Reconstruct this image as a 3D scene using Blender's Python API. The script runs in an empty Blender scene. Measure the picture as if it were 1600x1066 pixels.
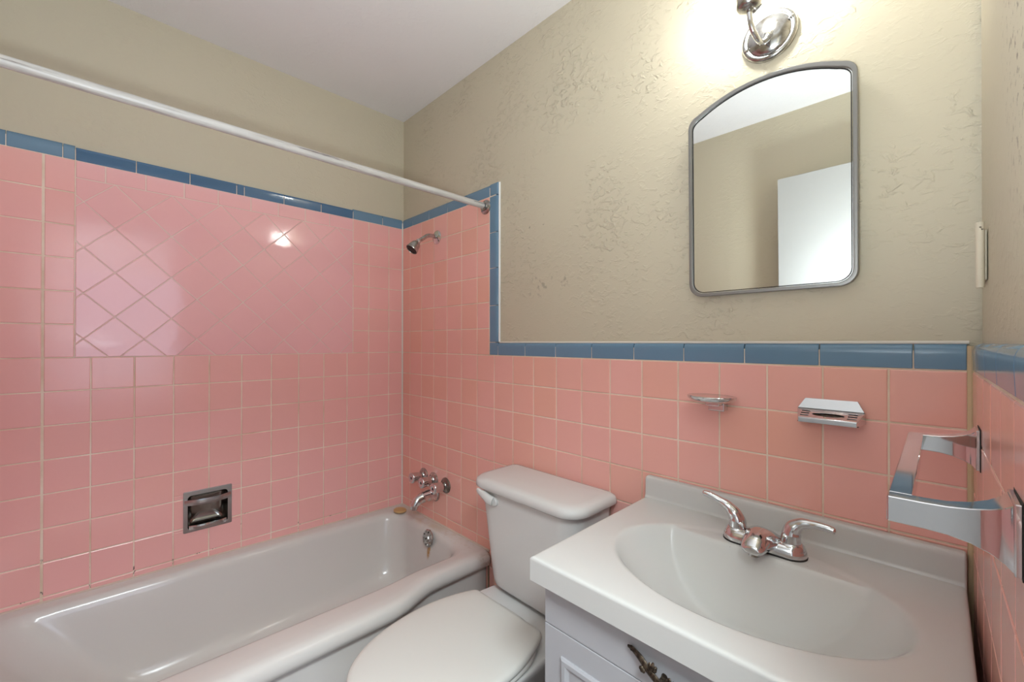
import bpy, bmesh, math, random
from mathutils import Vector, Matrix
random.seed(7)
C = bpy.context.scene.collection
SC = bpy.context.scene
R = math.radians

# ------------------------------------------------------------------ camera, light, exposure
CAM = Vector((2.0091, -1.1487, 1.2405)); YAW, PITCH, ROLL, FPX = -0.7956, 0.0037, 0.0009, 653.86
cd = bpy.data.cameras.new('camera'); cam = bpy.data.objects.new('camera', cd); C.objects.link(cam)
fwd = Vector((math.sin(YAW)*math.cos(PITCH), math.cos(YAW)*math.cos(PITCH), math.sin(PITCH)))
rt = Vector((math.cos(YAW), -math.sin(YAW), 0)); up = rt.cross(fwd)
r2 = rt*math.cos(ROLL) + up*math.sin(ROLL); u2 = -rt*math.sin(ROLL) + up*math.cos(ROLL)
M = Matrix((r2, u2, -fwd)).transposed().to_4x4(); M.translation = CAM
cam.matrix_world = M
cd.sensor_width = 36; cd.lens = FPX/1600*36; cd.clip_start = 0.01; cd.clip_end = 50
SC.camera = cam

w = bpy.data.worlds.new('sky'); SC.world = w; w.use_nodes = True
w.node_tree.nodes['Background'].inputs[0].default_value = (0.72, 0.84, 1.0, 1)
w.node_tree.nodes['Background'].inputs[1].default_value = 0.35

def area_light(name, loc, rot, sx, sy, power, col):
    l = bpy.data.lights.new(name, 'AREA'); l.shape = 'RECTANGLE'; l.size = sx; l.size_y = sy
    l.energy = power; l.color = col
    o = bpy.data.objects.new(name, l); C.objects.link(o); o.location = loc; o.rotation_euler = rot
    return o
area_light('daylight_hall_window', (3.18, -0.95, 1.35), (0, R(90), 0), 1.1, 0.9, 2.6, (0.70, 0.78, 1.0))
area_light('hall_fill_light', (2.6, -1.2, 2.38), (0, 0, 0), 0.6, 0.9, 30, (0.86, 0.96, 1.0))  # added fill light under the hall ceiling, brightens the room through the doorway
# added fill light beside the camera, aimed up to bounce off the ceiling
area_light('ceiling_bounce_fill', (1.90, -1.16, 1.22), (0, R(180), 0), 0.16, 0.16, 5.4, (0.88, 0.97, 1.0))
BULB_STRENGTH = 33.0
BULB_COLOR = (0.96, 0.98, 0.92, 1)

SC.view_settings.view_transform = 'Standard'; SC.view_settings.look = 'None'
SC.view_settings.gamma = 1; SC.view_settings.use_curve_mapping = False
SC.view_settings.exposure = 1.84

# ------------------------------------------------------------------ key dimensions
T = 0.1095          # tile pitch
TS = 0.1066         # tile side
ROW0 = 1.1895       # top edge of the wainscot rows
XC = 2.0525         # tile face of the right wall at the corner
SK = R(0.65)        # the right wall is slightly out of square
def xwall(y): return XC - math.tan(SK)*y
YD = -1.52          # tile face of the front wall
CEIL = 2.43
PL = -0.012         # plaster plane behind the tile face
GR = -0.0013        # grout plane
DO0, DO1, DOH = 0.765, 1.42, 2.04   # door opening in the right wall (distance from the corner)

# ------------------------------------------------------------------ materials
def node_mat(name, col, rough=0.5, metal=0.0, spec=0.5, **kw):
    m = bpy.data.materials.new(name); m.use_nodes = True
    b = m.node_tree.nodes['Principled BSDF']
    b.inputs['Base Color'].default_value = (*col, 1)
    b.inputs['Roughness'].default_value = rough
    b.inputs['Metallic'].default_value = metal
    b.inputs['Specular IOR Level'].default_value = spec
    for k, v in kw.items(): b.inputs[k.replace('_', ' ')].default_value = v
    return m
def N(m, t, **props):
    n = m.node_tree.nodes.new(t)
    for k, v in props.items(): setattr(n, k, v)
    return n
def L(m, a, b): m.node_tree.links.new(a, b)
def bsdf(m): return m.node_tree.nodes['Principled BSDF']
def coords(m): return N(m, 'ShaderNodeNewGeometry').outputs['Position']
def noise(m, vec, scale, detail=3, rough=0.5, dist=0.0):
    n = N(m, 'ShaderNodeTexNoise'); n.inputs['Scale'].default_value = scale; n.inputs['Detail'].default_value = detail
    n.inputs['Roughness'].default_value = rough; n.inputs['Distortion'].default_value = dist
    L(m, vec, n.inputs['Vector']); return n.outputs['Fac']
def ramp(m, fac, stops):
    r = N(m, 'ShaderNodeValToRGB'); e = r.color_ramp.elements
    while len(e) < len(stops): e.new(0.5)
    for i, (p, c) in enumerate(stops):
        e[i].position = p; e[i].color = c if len(c) == 4 else (*c, 1)
    L(m, fac, r.inputs[0]); return r.outputs[0]
def bump(m, h, strength, dist, prev=None):
    b = N(m, 'ShaderNodeBump'); b.inputs['Strength'].default_value = strength; b.inputs['Distance'].default_value = dist
    L(m, h, b.inputs['Height'])
    if prev: L(m, prev, b.inputs['Normal'])
    return b.outputs[0]
def mix(m, fac, a, b, mode='MIX'):
    n = N(m, 'ShaderNodeMix', data_type='RGBA', blend_type=mode)
    if isinstance(fac, (int, float)): n.inputs[0].default_value = fac
    else: L(m, fac, n.inputs[0])
    for s, v in ((6, a), (7, b)):
        if isinstance(v, tuple): n.inputs[s].default_value = (*v[:3], 1)
        else: L(m, v, n.inputs[s])
    return n.outputs[2]
def math_n(m, op, a, b=None, clamp=False):
    n = N(m, 'ShaderNodeMath', operation=op, use_clamp=clamp)
    for s, v in ((0, a), (1, b)):
        if v is None: continue
        if isinstance(v, (int, float)): n.inputs[s].default_value = v
        else: L(m, v, n.inputs[s])
    return n.outputs[0]
def blob(m, centre, radii):
    """soft 1..0 mask around a place on a wall (a stain's own extent)"""
    mp = N(m, 'ShaderNodeMapping', vector_type='POINT')
    mp.inputs['Scale'].default_value = tuple(1/r for r in radii)
    mp.inputs['Location'].default_value = tuple(-c/r for c, r in zip(centre, radii))
    L(m, coords(m), mp.inputs['Vector'])
    g = N(m, 'ShaderNodeVectorMath', operation='LENGTH'); L(m, mp.outputs[0], g.inputs[0])
    return math_n(m, 'SUBTRACT', 1.0, g.outputs['Value'], clamp=True)

def tile_mat(name, c1, c2, rough=0.13):
    m = node_mat(name, c1, rough, spec=0.5)
    oi = N(m, 'ShaderNodeObjectInfo')
    p = coords(m)
    n1 = noise(m, p, 3.1, 2)
    f = math_n(m, 'ADD', math_n(m, 'MULTIPLY', oi.outputs['Random'], 0.55), math_n(m, 'MULTIPLY', n1, 0.5))
    L(m, mix(m, f, c1, c2), bsdf(m).inputs['Base Color'])
    L(m, bump(m, noise(m, p, 22, 2), 0.10, 0.004), bsdf(m).inputs['Normal'])
    return m
PINK = tile_mat('pink_glazed_tile', (0.845, 0.444, 0.404), (0.886, 0.463, 0.447), 0.17)
PINK_B = tile_mat('salmon_pink_glazed_tile', (0.856, 0.444, 0.337), (0.901, 0.469, 0.432), 0.17)
PINK_C = tile_mat('cool_pink_glazed_tile', (0.856, 0.460, 0.463), (0.881, 0.475, 0.489), 0.10)
BLUE = tile_mat('slate_blue_glazed_tile', (0.130, 0.235, 0.350), (0.155, 0.270, 0.390), 0.14)
DEEP = tile_mat('deep_blue_glazed_tile', (0.050, 0.130, 0.250), (0.070, 0.160, 0.290), 0.10)

GROUT = node_mat('old_cream_grout', (0.62, 0.47, 0.36), 0.8)
p = coords(GROUT)
gc = ramp(GROUT, noise(GROUT, p, 5.5, 4, 0.6), [(0.30, (0.66, 0.48, 0.34)), (0.52, (0.82, 0.67, 0.54)), (0.72, (0.88, 0.77, 0.66))])
cr = ramp(GROUT, noise(GROUT, p, 38, 5, 0.7), [(0.33, (1, 1, 1)), (0.40, (0, 0, 0))])
lowz = math_n(GROUT, 'MULTIPLY', cr, blob(GROUT, (0, -1.0, 0.45), (0.3, 0.9, 0.16)))
L(GROUT, mix(GROUT, math_n(GROUT, 'MULTIPLY', lowz, 2.2, clamp=True), gc, (0.03, 0.02, 0.015)), bsdf(GROUT).inputs['Base Color'])
L(GROUT, bump(GROUT, noise(GROUT, p, 300, 2), 0.3, 0.002), bsdf(GROUT).inputs['Normal'])

def plaster(name, base, dark, scale=1.0, strength=0.5, stains=()):
    m = node_mat(name, base, 0.5, spec=0.35)
    p = coords(m)
    warp = N(m, 'ShaderNodeMapping'); warp.inputs['Scale'].default_value = (1, 1, 1.5); warp.inputs['Rotation'].default_value = (0.5, 0.4, 0)
    L(m, p, warp.inputs[0])
    a = noise(m, warp.outputs[0], 40*scale, 3, 0.55, 0.55)
    ridge = ramp(m, a, [(0.50, (0, 0, 0)), (0.56, (0.35, 0.35, 0.35)), (0.63, (1, 1, 1)), (0.75, (0.9, 0.9, 0.9))])
    where = ramp(m, noise(m, p, 3.4, 3), [(0.40, (0.12, 0.12, 0.12)), (0.62, (1, 1, 1))])
    h = math_n(m, 'MULTIPLY', ridge, where)
    n1 = bump(m, h, strength, 0.0025)
    n2 = bump(m, noise(m, p, 150*scale, 3), 0.18, 0.0012, n1)
    L(m, n2, bsdf(m).inputs['Normal'])
    c = mix(m, noise(m, p, 1.7, 3), base, dark)
    for centre, radii, colr, sc, lo, hi, amt in stains:
        s = ramp(m, noise(m, p, sc, 4, 0.65), [(lo, (0, 0, 0)), (hi, (1, 1, 1))])
        f = math_n(m, 'MULTIPLY', math_n(m, 'MULTIPLY', s, math_n(m, 'MULTIPLY', blob(m, centre, radii), 2.0, clamp=True)), amt)
        c = mix(m, f, c, colr)
    L(m, c, bsdf(m).inputs['Base Color'])
    return m
PLASTER = plaster('beige_textured_plaster', (0.60, 0.545, 0.425), (0.565, 0.505, 0.385), 1.0, 1.0,
    [((1.0, 0.012, 1.45), (0.22, 0.2, 0.05), (0.36, 0.32, 0.25), 30, 0.60, 0.66, 0.8),
     ((0.93, 0.012, 1.66), (0.12, 0.2, 0.1), (0.30, 0.27, 0.21), 55, 0.66, 0.69, 0.9)])
PLASTER_L = plaster('beige_painted_plaster', (0.60, 0.545, 0.425), (0.57, 0.51, 0.39), 1.0, 0.35)
PLASTER_R = plaster('beige_plaster_with_mildew', (0.60, 0.545, 0.425), (0.565, 0.505, 0.385), 1.0, 0.35,
    [((2.070, -0.52, 1.82), (0.1, 0.26, 0.55), (0.10, 0.065, 0.035), 70, 0.58, 0.64, 0.9)])
CEILP = plaster('white_stippled_ceiling', (0.814, 0.803, 0.814), (0.781, 0.770, 0.781), 1.6, 0.3)
CAULK = node_mat('white_caulk', (0.74, 0.70, 0.64), 0.5)
WHITECAULK = node_mat('bright_white_caulk', (0.86, 0.86, 0.86), 0.3)
WHITEPAINT = node_mat('white_gloss_paint', (0.46, 0.46, 0.455), 0.35)
L(WHITEPAINT, bump(WHITEPAINT, noise(WHITEPAINT, coords(WHITEPAINT), 60, 3), 0.08, 0.002), bsdf(WHITEPAINT).inputs['Normal'])
CABPAINT = node_mat('white_cabinet_paint', (0.428, 0.432, 0.456), 0.38)
L(CABPAINT, bump(CABPAINT, noise(CABPAINT, coords(CABPAINT), 90, 3), 0.10, 0.002), bsdf(CABPAINT).inputs['Normal'])

def porcelain(name, c, rough, stain=()):
    m = node_mat(name, c, rough, spec=0.5); m_p = coords(m)
    cc = mix(m, noise(m, m_p, 4, 3), c, tuple(x*0.97 for x in c))
    for centre, radii, colr, sc, lo, hi, amt in stain:
        s = ramp(m, noise(m, m_p, sc, 4, 0.6), [(lo, (0, 0, 0)), (hi, (1, 1, 1))])
        f = math_n(m, 'MULTIPLY', math_n(m, 'MULTIPLY', s, math_n(m, 'MULTIPLY', blob(m, centre, radii), 2.0, clamp=True)), amt)
        cc = mix(m, f, cc, colr)
    L(m, cc, bsdf(m).inputs['Base Color'])
    return m
TUBW = porcelain('tub_enamel', (0.640, 0.611, 0.582), 0.16, [
    ((0.372, -0.083, 0.290), (0.016, 0.06, 0.045), (0.42, 0.22, 0.06), 90, 0.30, 0.5, 0.95),
    ((0.55, -0.03, 0.38), (0.22, 0.06, 0.05), (0.52, 0.42, 0.32), 40, 0.52, 0.66, 0.35),
    ((0.25, -0.02, 0.38), (0.25, 0.05, 0.03), (0.55, 0.42, 0.28), 14, 0.40, 0.6, 0.5),
    ((0.72, -0.02, 0.35), (0.04, 0.06, 0.05), (0.35, 0.25, 0.16), 60, 0.50, 0.6, 0.35)])
TOILETW = porcelain('toilet_vitreous_china', (0.660, 0.656, 0.642), 0.12)
SEATW = porcelain('toilet_seat_plastic', (0.623, 0.614, 0.577), 0.22)
SINKW = porcelain('cultured_marble', (0.614, 0.614, 0.595), 0.16, [
    ((1.66, -0.15, 0.80), (0.05, 0.05, 0.05), (0.15, 0.12, 0.09), 160, 0.70, 0.72, 0.9),
    ((1.82, -0.13, 0.80), (0.05, 0.05, 0.05), (0.15, 0.12, 0.09), 170, 0.69, 0.71, 0.9)])
CHROME = node_mat('chrome', (0.66, 0.66, 0.67), 0.07, 1.0)
CHROME_D = node_mat('dull_chrome', (0.60, 0.60, 0.60), 0.16, 1.0)
L(CHROME_D, ramp(CHROME_D, noise(CHROME_D, coords(CHROME_D), 60, 4), [(0.35, (0.33, 0.31, 0.28)), (0.6, (0.54, 0.54, 0.54))]), bsdf(CHROME_D).inputs['Base Color'])
BRUSHED = node_mat('worn_chrome', (0.50, 0.50, 0.51), 0.24, 1.0)
DISHM = node_mat('tarnished_chrome', (0.26, 0.25, 0.23), 0.16, 1.0)
SATIN = node_mat('satin_steel', (0.38, 0.40, 0.43), 0.26, 1.0)
FRAMEM = node_mat('grey_mirror_frame', (0.27, 0.265, 0.26), 0.35, 0.6)
MIRROR = node_mat('mirror_silvering', (0.88, 0.90, 0.88), 0.0, 1.0)
BLACK = node_mat('black_gap', (0.015, 0.013, 0.012), 0.7)
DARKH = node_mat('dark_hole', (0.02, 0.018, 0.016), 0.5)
BRONZE = node_mat('dark_antique_bronze', (0.055, 0.04, 0.028), 0.42, 0.75)
L(BRONZE, ramp(BRONZE, noise(BRONZE, coords(BRONZE), 180, 3), [(0.4, (0.03, 0.022, 0.016)), (0.7, (0.13, 0.10, 0.07))]), bsdf(BRONZE).inputs['Base Color'])
SOAP = node_mat('tan_soap', (0.55, 0.36, 0.16), 0.5)
RODM = node_mat('chipped_white_rod_paint', (0.68, 0.66, 0.64), 0.35)
mp = N(RODM, 'ShaderNodeMapping'); mp.inputs['Scale'].default_value = (90, 5, 90); L(RODM, coords(RODM), mp.inputs[0])
nn = noise(RODM, mp.outputs[0], 1.0, 4, 0.65)
L(RODM, ramp(RODM, nn, [(0.32, (0.16, 0.13, 0.12)), (0.365, (0.38, 0.35, 0.33)), (0.47, (0.50, 0.48, 0.46)), (0.70, (0.60, 0.58, 0.56))]), bsdf(RODM).inputs['Base Color'])
CREAM = node_mat('cream_paint_over_metal', (0.68, 0.61, 0.48), 0.42)
cp = noise(CREAM, coords(CREAM), 130, 3)
L(CREAM, ramp(CREAM, cp, [(0.27, (0.05, 0.035, 0.02)), (0.31, (0.68, 0.61, 0.48))]), bsdf(CREAM).inputs['Base Color'])
FLOORM = node_mat('grey_vinyl_floor', (0.22, 0.20, 0.19), 0.5)
HALLM = node_mat('hall_grey_paint', (0.36, 0.37, 0.39), 0.6)
HALLF = node_mat('hall_wood_floor', (0.26, 0.16, 0.09), 0.4)
GLASSM = node_mat('window_glass', (1, 1, 1), 0.0, 0, 0.5, Transmission_Weight=1.0)
BULBM = bpy.data.materials.new('lit_bulb'); BULBM.use_nodes = True
b_ = bsdf(BULBM); b_.inputs['Base Color'].default_value = (1, 1, 1, 1)
b_.inputs['Emission Color'].default_value = BULB_COLOR; b_.inputs['Emission Strength'].default_value = BULB_STRENGTH

# ------------------------------------------------------------------ object helpers
def link(name, me, mat=None, parent=None, smooth=35):
    o = bpy.data.objects.new(name, me); C.objects.link(o)
    if mat is not None and not me.materials: me.materials.append(mat)
    if parent is not None: o.parent = parent
    if smooth:
        me.shade_smooth(); me.set_sharp_from_angle(angle=R(smooth))
        wn_ = o.modifiers.new('weighted_normals', 'WEIGHTED_NORMAL'); wn_.keep_sharp = True
    return o
def mesh_from(verts, faces, name='mesh'):
    me = bpy.data.meshes.new(name); me.from_pydata([tuple(v) for v in verts], [], faces)
    me.validate(); me.update()
    bm = bmesh.new(); bm.from_mesh(me); bmesh.ops.recalc_face_normals(bm, faces=bm.faces); bm.to_mesh(me); bm.free()
    return me
class MB:
    def __init__(s): s.v = []; s.f = []
    def add(s, verts, faces):
        k = len(s.v); s.v += [Vector(v) for v in verts]; s.f += [[i+k for i in f] for f in faces]; return s
    def box(s, lo, hi):
        x0, y0, z0 = lo; x1, y1, z1 = hi
        return s.add([(x0,y0,z0),(x1,y0,z0),(x1,y1,z0),(x0,y1,z0),(x0,y0,z1),(x1,y0,z1),(x1,y1,z1),(x0,y1,z1)],
                     [(0,3,2,1),(4,5,6,7),(0,1,5,4),(1,2,6,5),(2,3,7,6),(3,0,4,7)])
    def rings(s, rs, cap0=True, cap1=True):
        n = len(rs[0]); vs = [p for r in rs for p in r]; fs = []
        for i in range(len(rs)-1):
            for j in range(n):
                a = i*n+j; b = i*n+(j+1) % n
                fs.append((a, b, b+n, a+n))
        if cap0: fs.append(tuple(range(n-1, -1, -1)))
        if cap1: fs.append(tuple(range((len(rs)-1)*n, len(rs)*n)))
        return s.add(vs, fs)
    def lathe(s, prof, org=(0,0,0), axis=(0,0,1), n=32, cap0=True, cap1=True):
        a = Vector(axis).normalized(); t = a.orthogonal().normalized(); b = a.cross(t); o = Vector(org)
        return s.rings([[o + a*h + (t*math.cos(2*math.pi*i/n) + b*math.sin(2*math.pi*i/n))*max(r, 1e-5) for i in range(n)] for r, h in prof], cap0, cap1)
    def sweep(s, pts, rad, n=16, sub=6, ref=(0,0,1), asp=1.0):
        P = [Vector(q) for q in pts]; rr = list(rad) if hasattr(rad, '__len__') else [rad]*len(P)
        aa = list(asp) if hasattr(asp, '__len__') else [asp]*len(P)
        Q = []; Rr = []; Aa = []
        for i in range(len(P)-1):
            p0 = P[max(i-1,0)]; p1 = P[i]; p2 = P[i+1]; p3 = P[min(i+2, len(P)-1)]
            for k in range(sub):
                t = k/sub
                Q.append(0.5*((2*p1) + (p2-p0)*t + (2*p0-5*p1+4*p2-p3)*t*t + (3*p1-p0-3*p2+p3)*t**3))
                e = t*t*(3-2*t)
                Rr.append(rr[i]*(1-e)+rr[i+1]*e); Aa.append(aa[i]*(1-e)+aa[i+1]*e)
        Q.append(P[-1]); Rr.append(rr[-1]); Aa.append(aa[-1])
        rs = []
        for i, q in enumerate(Q):
            d = (Q[min(i+1, len(Q)-1)] - Q[max(i-1, 0)]).normalized()
            x = d.cross(Vector(ref))
            if x.length < 1e-3: x = d.cross(Vector((0.3, 1, 0.1)))
            x.normalize(); y = x.cross(d)
            rs.append([q + (x*math.cos(2*math.pi*j/n) + y*math.sin(2*math.pi*j/n)*Aa[i])*Rr[i] for j in range(n)])
        return s.rings(rs)
    def mesh(s, name='mesh'): return mesh_from(s.v, s.f, name)
    def obj(s, name, mat, parent=None, smooth=35): return link(name, s.mesh(name), mat, parent, smooth)
def bevelled(mb, width, seg=3, angle=30):
    me = mb.mesh(); bm = bmesh.new(); bm.from_mesh(me)
    bmesh.ops.remove_doubles(bm, verts=bm.verts, dist=1e-6)
    es = [e for e in bm.edges if len(e.link_faces) == 2 and e.calc_face_angle(0) > R(angle)]
    bmesh.ops.bevel(bm, geom=es, offset=width, segments=seg, affect='EDGES', profile=0.5, clamp_overlap=True)
    bm.to_mesh(me); bm.free(); return me
def plate(outer, holes, thick, bev=0.0, mw=None):
    """flat plate with holes, outline in local x/y, thickness along z, centred"""
    cu = bpy.data.curves.new('c', 'CURVE'); cu.dimensions = '2D'; cu.fill_mode = 'BOTH'
    cu.extrude = max(thick/2 - bev, 1e-5); cu.bevel_depth = bev; cu.bevel_resolution = 2; cu.offset = -bev
    for lp in [outer] + list(holes):
        sp = cu.splines.new('POLY'); sp.points.add(len(lp)-1); sp.use_cyclic_u = True
        for i, q in enumerate(lp): sp.points[i].co = (q[0], q[1], 0, 1)
    o = bpy.data.objects.new('tmp', cu); C.objects.link(o)
    dg = bpy.context.evaluated_depsgraph_get(); dg.update()
    me = bpy.data.meshes.new_from_object(o.evaluated_get(dg)); bpy.data.objects.remove(o)
    bm = bmesh.new(); bm.from_mesh(me); bmesh.ops.remove_doubles(bm, verts=bm.verts, dist=1e-6)
    bmesh.ops.recalc_face_normals(bm, faces=bm.faces)
    if mw is not None: bm.transform(mw)
    bm.to_mesh(me); bm.free(); return me
def basis(o, x, y, z):
    m = Matrix((Vector(x), Vector(y), Vector(z))).transposed().to_4x4(); m.translation = Vector(o); return m
def rrect(w, h, r, n=6, cx=0, cy=0):
    out = []
    for sx, sy, a0 in ((1,1,0),(-1,1,90),(-1,-1,180),(1,-1,270)):
        for i in range(n+1):
            a = R(a0 + 90*i/n)
            out.append((cx+sx*(w/2-r)+r*math.cos(a), cy+sy*(h/2-r)+r*math.sin(a)))
    return out
def ell(a, b, cx=0, cy=0, n=32): return [(cx+a*math.cos(2*math.pi*i/n), cy+b*math.sin(2*math.pi*i/n)) for i in range(n)]
def empty(name, loc, label, cat, group=None):
    o = bpy.data.objects.new(name, None); C.objects.link(o); o.location = loc; o.empty_display_size = 0.05
    o['label'] = label; o['category'] = cat
    if group: o['group'] = group
    o['_org'] = list(loc)
    return o
def part(name, me, mat, parent, smooth=35):
    """mesh given in world coordinates, re-expressed in the thing's frame"""
    o = link(name, me, mat, None, smooth)
    org = Vector(parent['_org']); me.transform(Matrix.Translation(-org))
    o.parent = parent; o['_org'] = list(org); return o
def tag(o, label, cat, group=None):
    o['label'] = label; o['category'] = cat
    if group: o['group'] = group
def structure(o): o['kind'] = 'structure'; return o

# ------------------------------------------------------------------ tiled walls
FR = {  # local U, V, D axes and origin
 'left':  basis((0, 0, 0), (0, 1, 0), (0, 0, 1), (1, 0, 0)),
 'back':  basis((0, 0, 0), (1, 0, 0), (0, 0, 1), (0, -1, 0)),
 'right': basis((XC, 0, 0), (math.sin(SK), -math.cos(SK), 0), (0, 0, 1), (-math.cos(SK), -math.sin(SK), 0)),
 'front': basis((0, YD, 0), (-1, 0, 0), (0, 0, 1), (0, 1, 0)),
}
def slab(rect, holes, d0, d1, wall, name, mat, parent=None):
    """slab in the wall frame with rectangular holes left open"""
    us = sorted({rect[0], rect[1]} | {h[i] for h in holes for i in (0, 1) if rect[0] < h[i] < rect[1]})
    vs = sorted({rect[2], rect[3]} | {h[i] for h in holes for i in (2, 3) if rect[2] < h[i] < rect[3]})
    mb = MB()
    def solid(i, j):
        if i < 0 or j < 0 or i >= len(us)-1 or j >= len(vs)-1: return False
        cu = (us[i]+us[i+1])/2; cv = (vs[j]+vs[j+1])/2
        return not any(h[0] < cu < h[1] and h[2] < cv < h[3] for h in holes)
    for i in range(len(us)-1):
        for j in range(len(vs)-1):
            if not solid(i, j): continue
            a, b, c, e = us[i], us[i+1], vs[j], vs[j+1]
            mb.add([(a,c,d1),(b,c,d1),(b,e,d1),(a,e,d1)], [(0,1,2,3)])
            mb.add([(a,c,d0),(b,c,d0),(b,e,d0),(a,e,d0)], [(3,2,1,0)])
            if not solid(i-1, j): mb.add([(a,c,d0),(a,c,d1),(a,e,d1),(a,e,d0)], [(0,1,2,3)])
            if not solid(i+1, j): mb.add([(b,c,d0),(b,e,d0),(b,e,d1),(b,c,d1)], [(0,1,2,3)])
            if not solid(i, j-1): mb.add([(a,c,d0),(b,c,d0),(b,c,d1),(a,c,d1)], [(0,1,2,3)])
            if not solid(i, j+1): mb.add([(a,e,d0),(a,e,d1),(b,e,d1),(b,e,d0)], [(0,1,2,3)])
    me = bpy.data.meshes.new(name); me.from_pydata([tuple(FR[wall] @ v) for v in mb.v], [], mb.f); me.validate()
    bm = bmesh.new(); bm.from_mesh(me); bmesh.ops.remove_doubles(bm, verts=bm.verts, dist=1e-6)
    bmesh.ops.recalc_face_normals(bm, faces=bm.faces); bm.to_mesh(me); bm.free()
    return link(name, me, mat, parent, 0)

def inset(poly, d):
    n = len(poly); out = []
    for i in range(n):
        a = Vector(poly[i-1]); b = Vector(poly[i]); c = Vector(poly[(i+1) % n])
        e1 = (b-a).normalized(); e2 = (c-b).normalized()
        n1 = Vector((-e1.y, e1.x)); n2 = Vector((-e2.y, e2.x))
        k = 1 + n1.dot(n2)
        out.append(b + (n1+n2)*(d/max(k, 0.35)))
    return out
def clip(poly, axis, val, keep_greater):
    out = []
    for i in range(len(poly)):
        a, b = poly[i-1], poly[i]
        ia = (a[axis] >= val) == keep_greater; ib = (b[axis] >= val) == keep_greater
        if ia != ib:
            t = (val-a[axis])/(b[axis]-a[axis]); out.append((a[0]+(b[0]-a[0])*t, a[1]+(b[1]-a[1])*t))
        if ib: out.append(b)
    return out
def clip_rect(poly, r):
    for ax, val, g in ((0, r[0], True), (0, r[1], False), (1, r[2], True), (1, r[3], False)):
        poly = clip(poly, ax, val, g)
        if len(poly) < 3: return []
    q = [poly[i] for i in range(len(poly)) if (Vector(poly[i])-Vector(poly[i-1])).length > 1e-5]
    return q
def parea(poly): return 0.5*sum(poly[i-1][0]*poly[i][1]-poly[i][0]*poly[i-1][1] for i in range(len(poly)))
def tile_mesh(poly, rings):
    """rings: list of (inset, depth) from back to face"""
    if parea(poly) < 0: poly = poly[::-1]
    mb = MB(); rs = []
    for ins, d in rings: rs.append([(q.x, q.y, d) for q in inset(poly, ins)])
    mb.rings([[Vector(p) for p in r] for r in rs], False, True)
    me = bpy.data.meshes.new('tile'); me.from_pydata([tuple(v) for v in mb.v], [], mb.f); me.update(); return me
EDGE = [(0, -0.0085), (0, -0.0022), (0.0006, -0.0007), (0.0020, 0.0)]
cache = {}
def put_tile(poly, wall, parent, mat, name='tile', tilt=0.16, rings=EDGE, lift=0.0, key=None):
    """poly in U,V of the wall; shared mesh when key is given"""
    cu = sum(p[0] for p in poly)/len(poly); cv = sum(p[1] for p in poly)/len(poly)
    k = (key, mat.name)
    if key and k in cache: me = cache[k]
    else:
        me = tile_mesh([(a-cu, b-cv) for a, b in poly], rings); me.materials.append(mat)
        if key: cache[k] = me
    o = bpy.data.objects.new(name, me); C.objects.link(o); o.parent = parent
    t = Matrix.Translation((cu, cv, lift + random.uniform(-0.0002, 0.0002)))
    rx = Matrix.Rotation(R(random.gauss(0, tilt)), 4, 'X') @ Matrix.Rotation(R(random.gauss(0, tilt)), 4, 'Y')
    o.matrix_local = FR[wall] @ t @ rx
    return o
def rect(a, b, c, d): return [(a, c), (b, c), (b, d), (a, d)]
G = (T-TS)/2
def grid_tiles(ujs, vjs, wall, parent, mat, holes=(), mats=None):
    """tiles between consecutive joints; ujs, vjs sorted"""
    for i in range(len(ujs)-1):
        for j in range(len(vjs)-1):
            r = [ujs[i]+G, ujs[i+1]-G, vjs[j]+G, vjs[j+1]-G]
            if r[1]-r[0] < 0.006 or r[3]-r[2] < 0.006: continue
            m = mats(r) if mats else mat
            pieces = [r]
            for h in holes:
                new = []
                for q in pieces:
                    if h[0] >= q[1] or h[1] <= q[0] or h[2] >= q[3] or h[3] <= q[2]: new.append(q); continue
                    if q[3] > h[3]: new.append([q[0], q[1], h[3], q[3]])
                    if q[2] < h[2]: new.append([q[0], q[1], q[2], h[2]])
                    lo, hi = max(q[2], h[2]), min(q[3], h[3])
                    if q[0] < h[0]: new.append([q[0], h[0], lo, hi])
                    if q[1] > h[1]: new.append([h[1], q[1], lo, hi])
                pieces = new
            for q in pieces:
                if q[1]-q[0] < 0.006 or q[3]-q[2] < 0.006: continue
                if wall == 'left' and abs(q[0]+1.2846) < 0.003: q[0] += 0.0014
                if wall == 'left' and abs(q[1]+1.2846) < 0.003: q[1] -= 0.0014
                full = abs(q[1]-q[0]-TS) < 1e-4 and abs(q[3]-q[2]-TS) < 1e-4
                put_tile(rect(*q), wall, parent, m, key='full' if full else None)
CAPW = 0.050
PROF = [(0, -0.0085), (0, -0.0016), (0.0012, 0.0), (0.030, 0.0009), (0.0385, 0.0005), (0.0440, -0.0014), (0.0478, -0.0050), (0.0498, -0.0095), (0.050, -0.0150)]
PROF_F = [(0, -0.0085), (0, -0.0016), (0.0012, 0.0), (0.0335, 0.0), (0.0400, 0.0012), (0.0420, 0.0004), (0.0435, -0.0060), (0.0435, -0.0150)]
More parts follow.
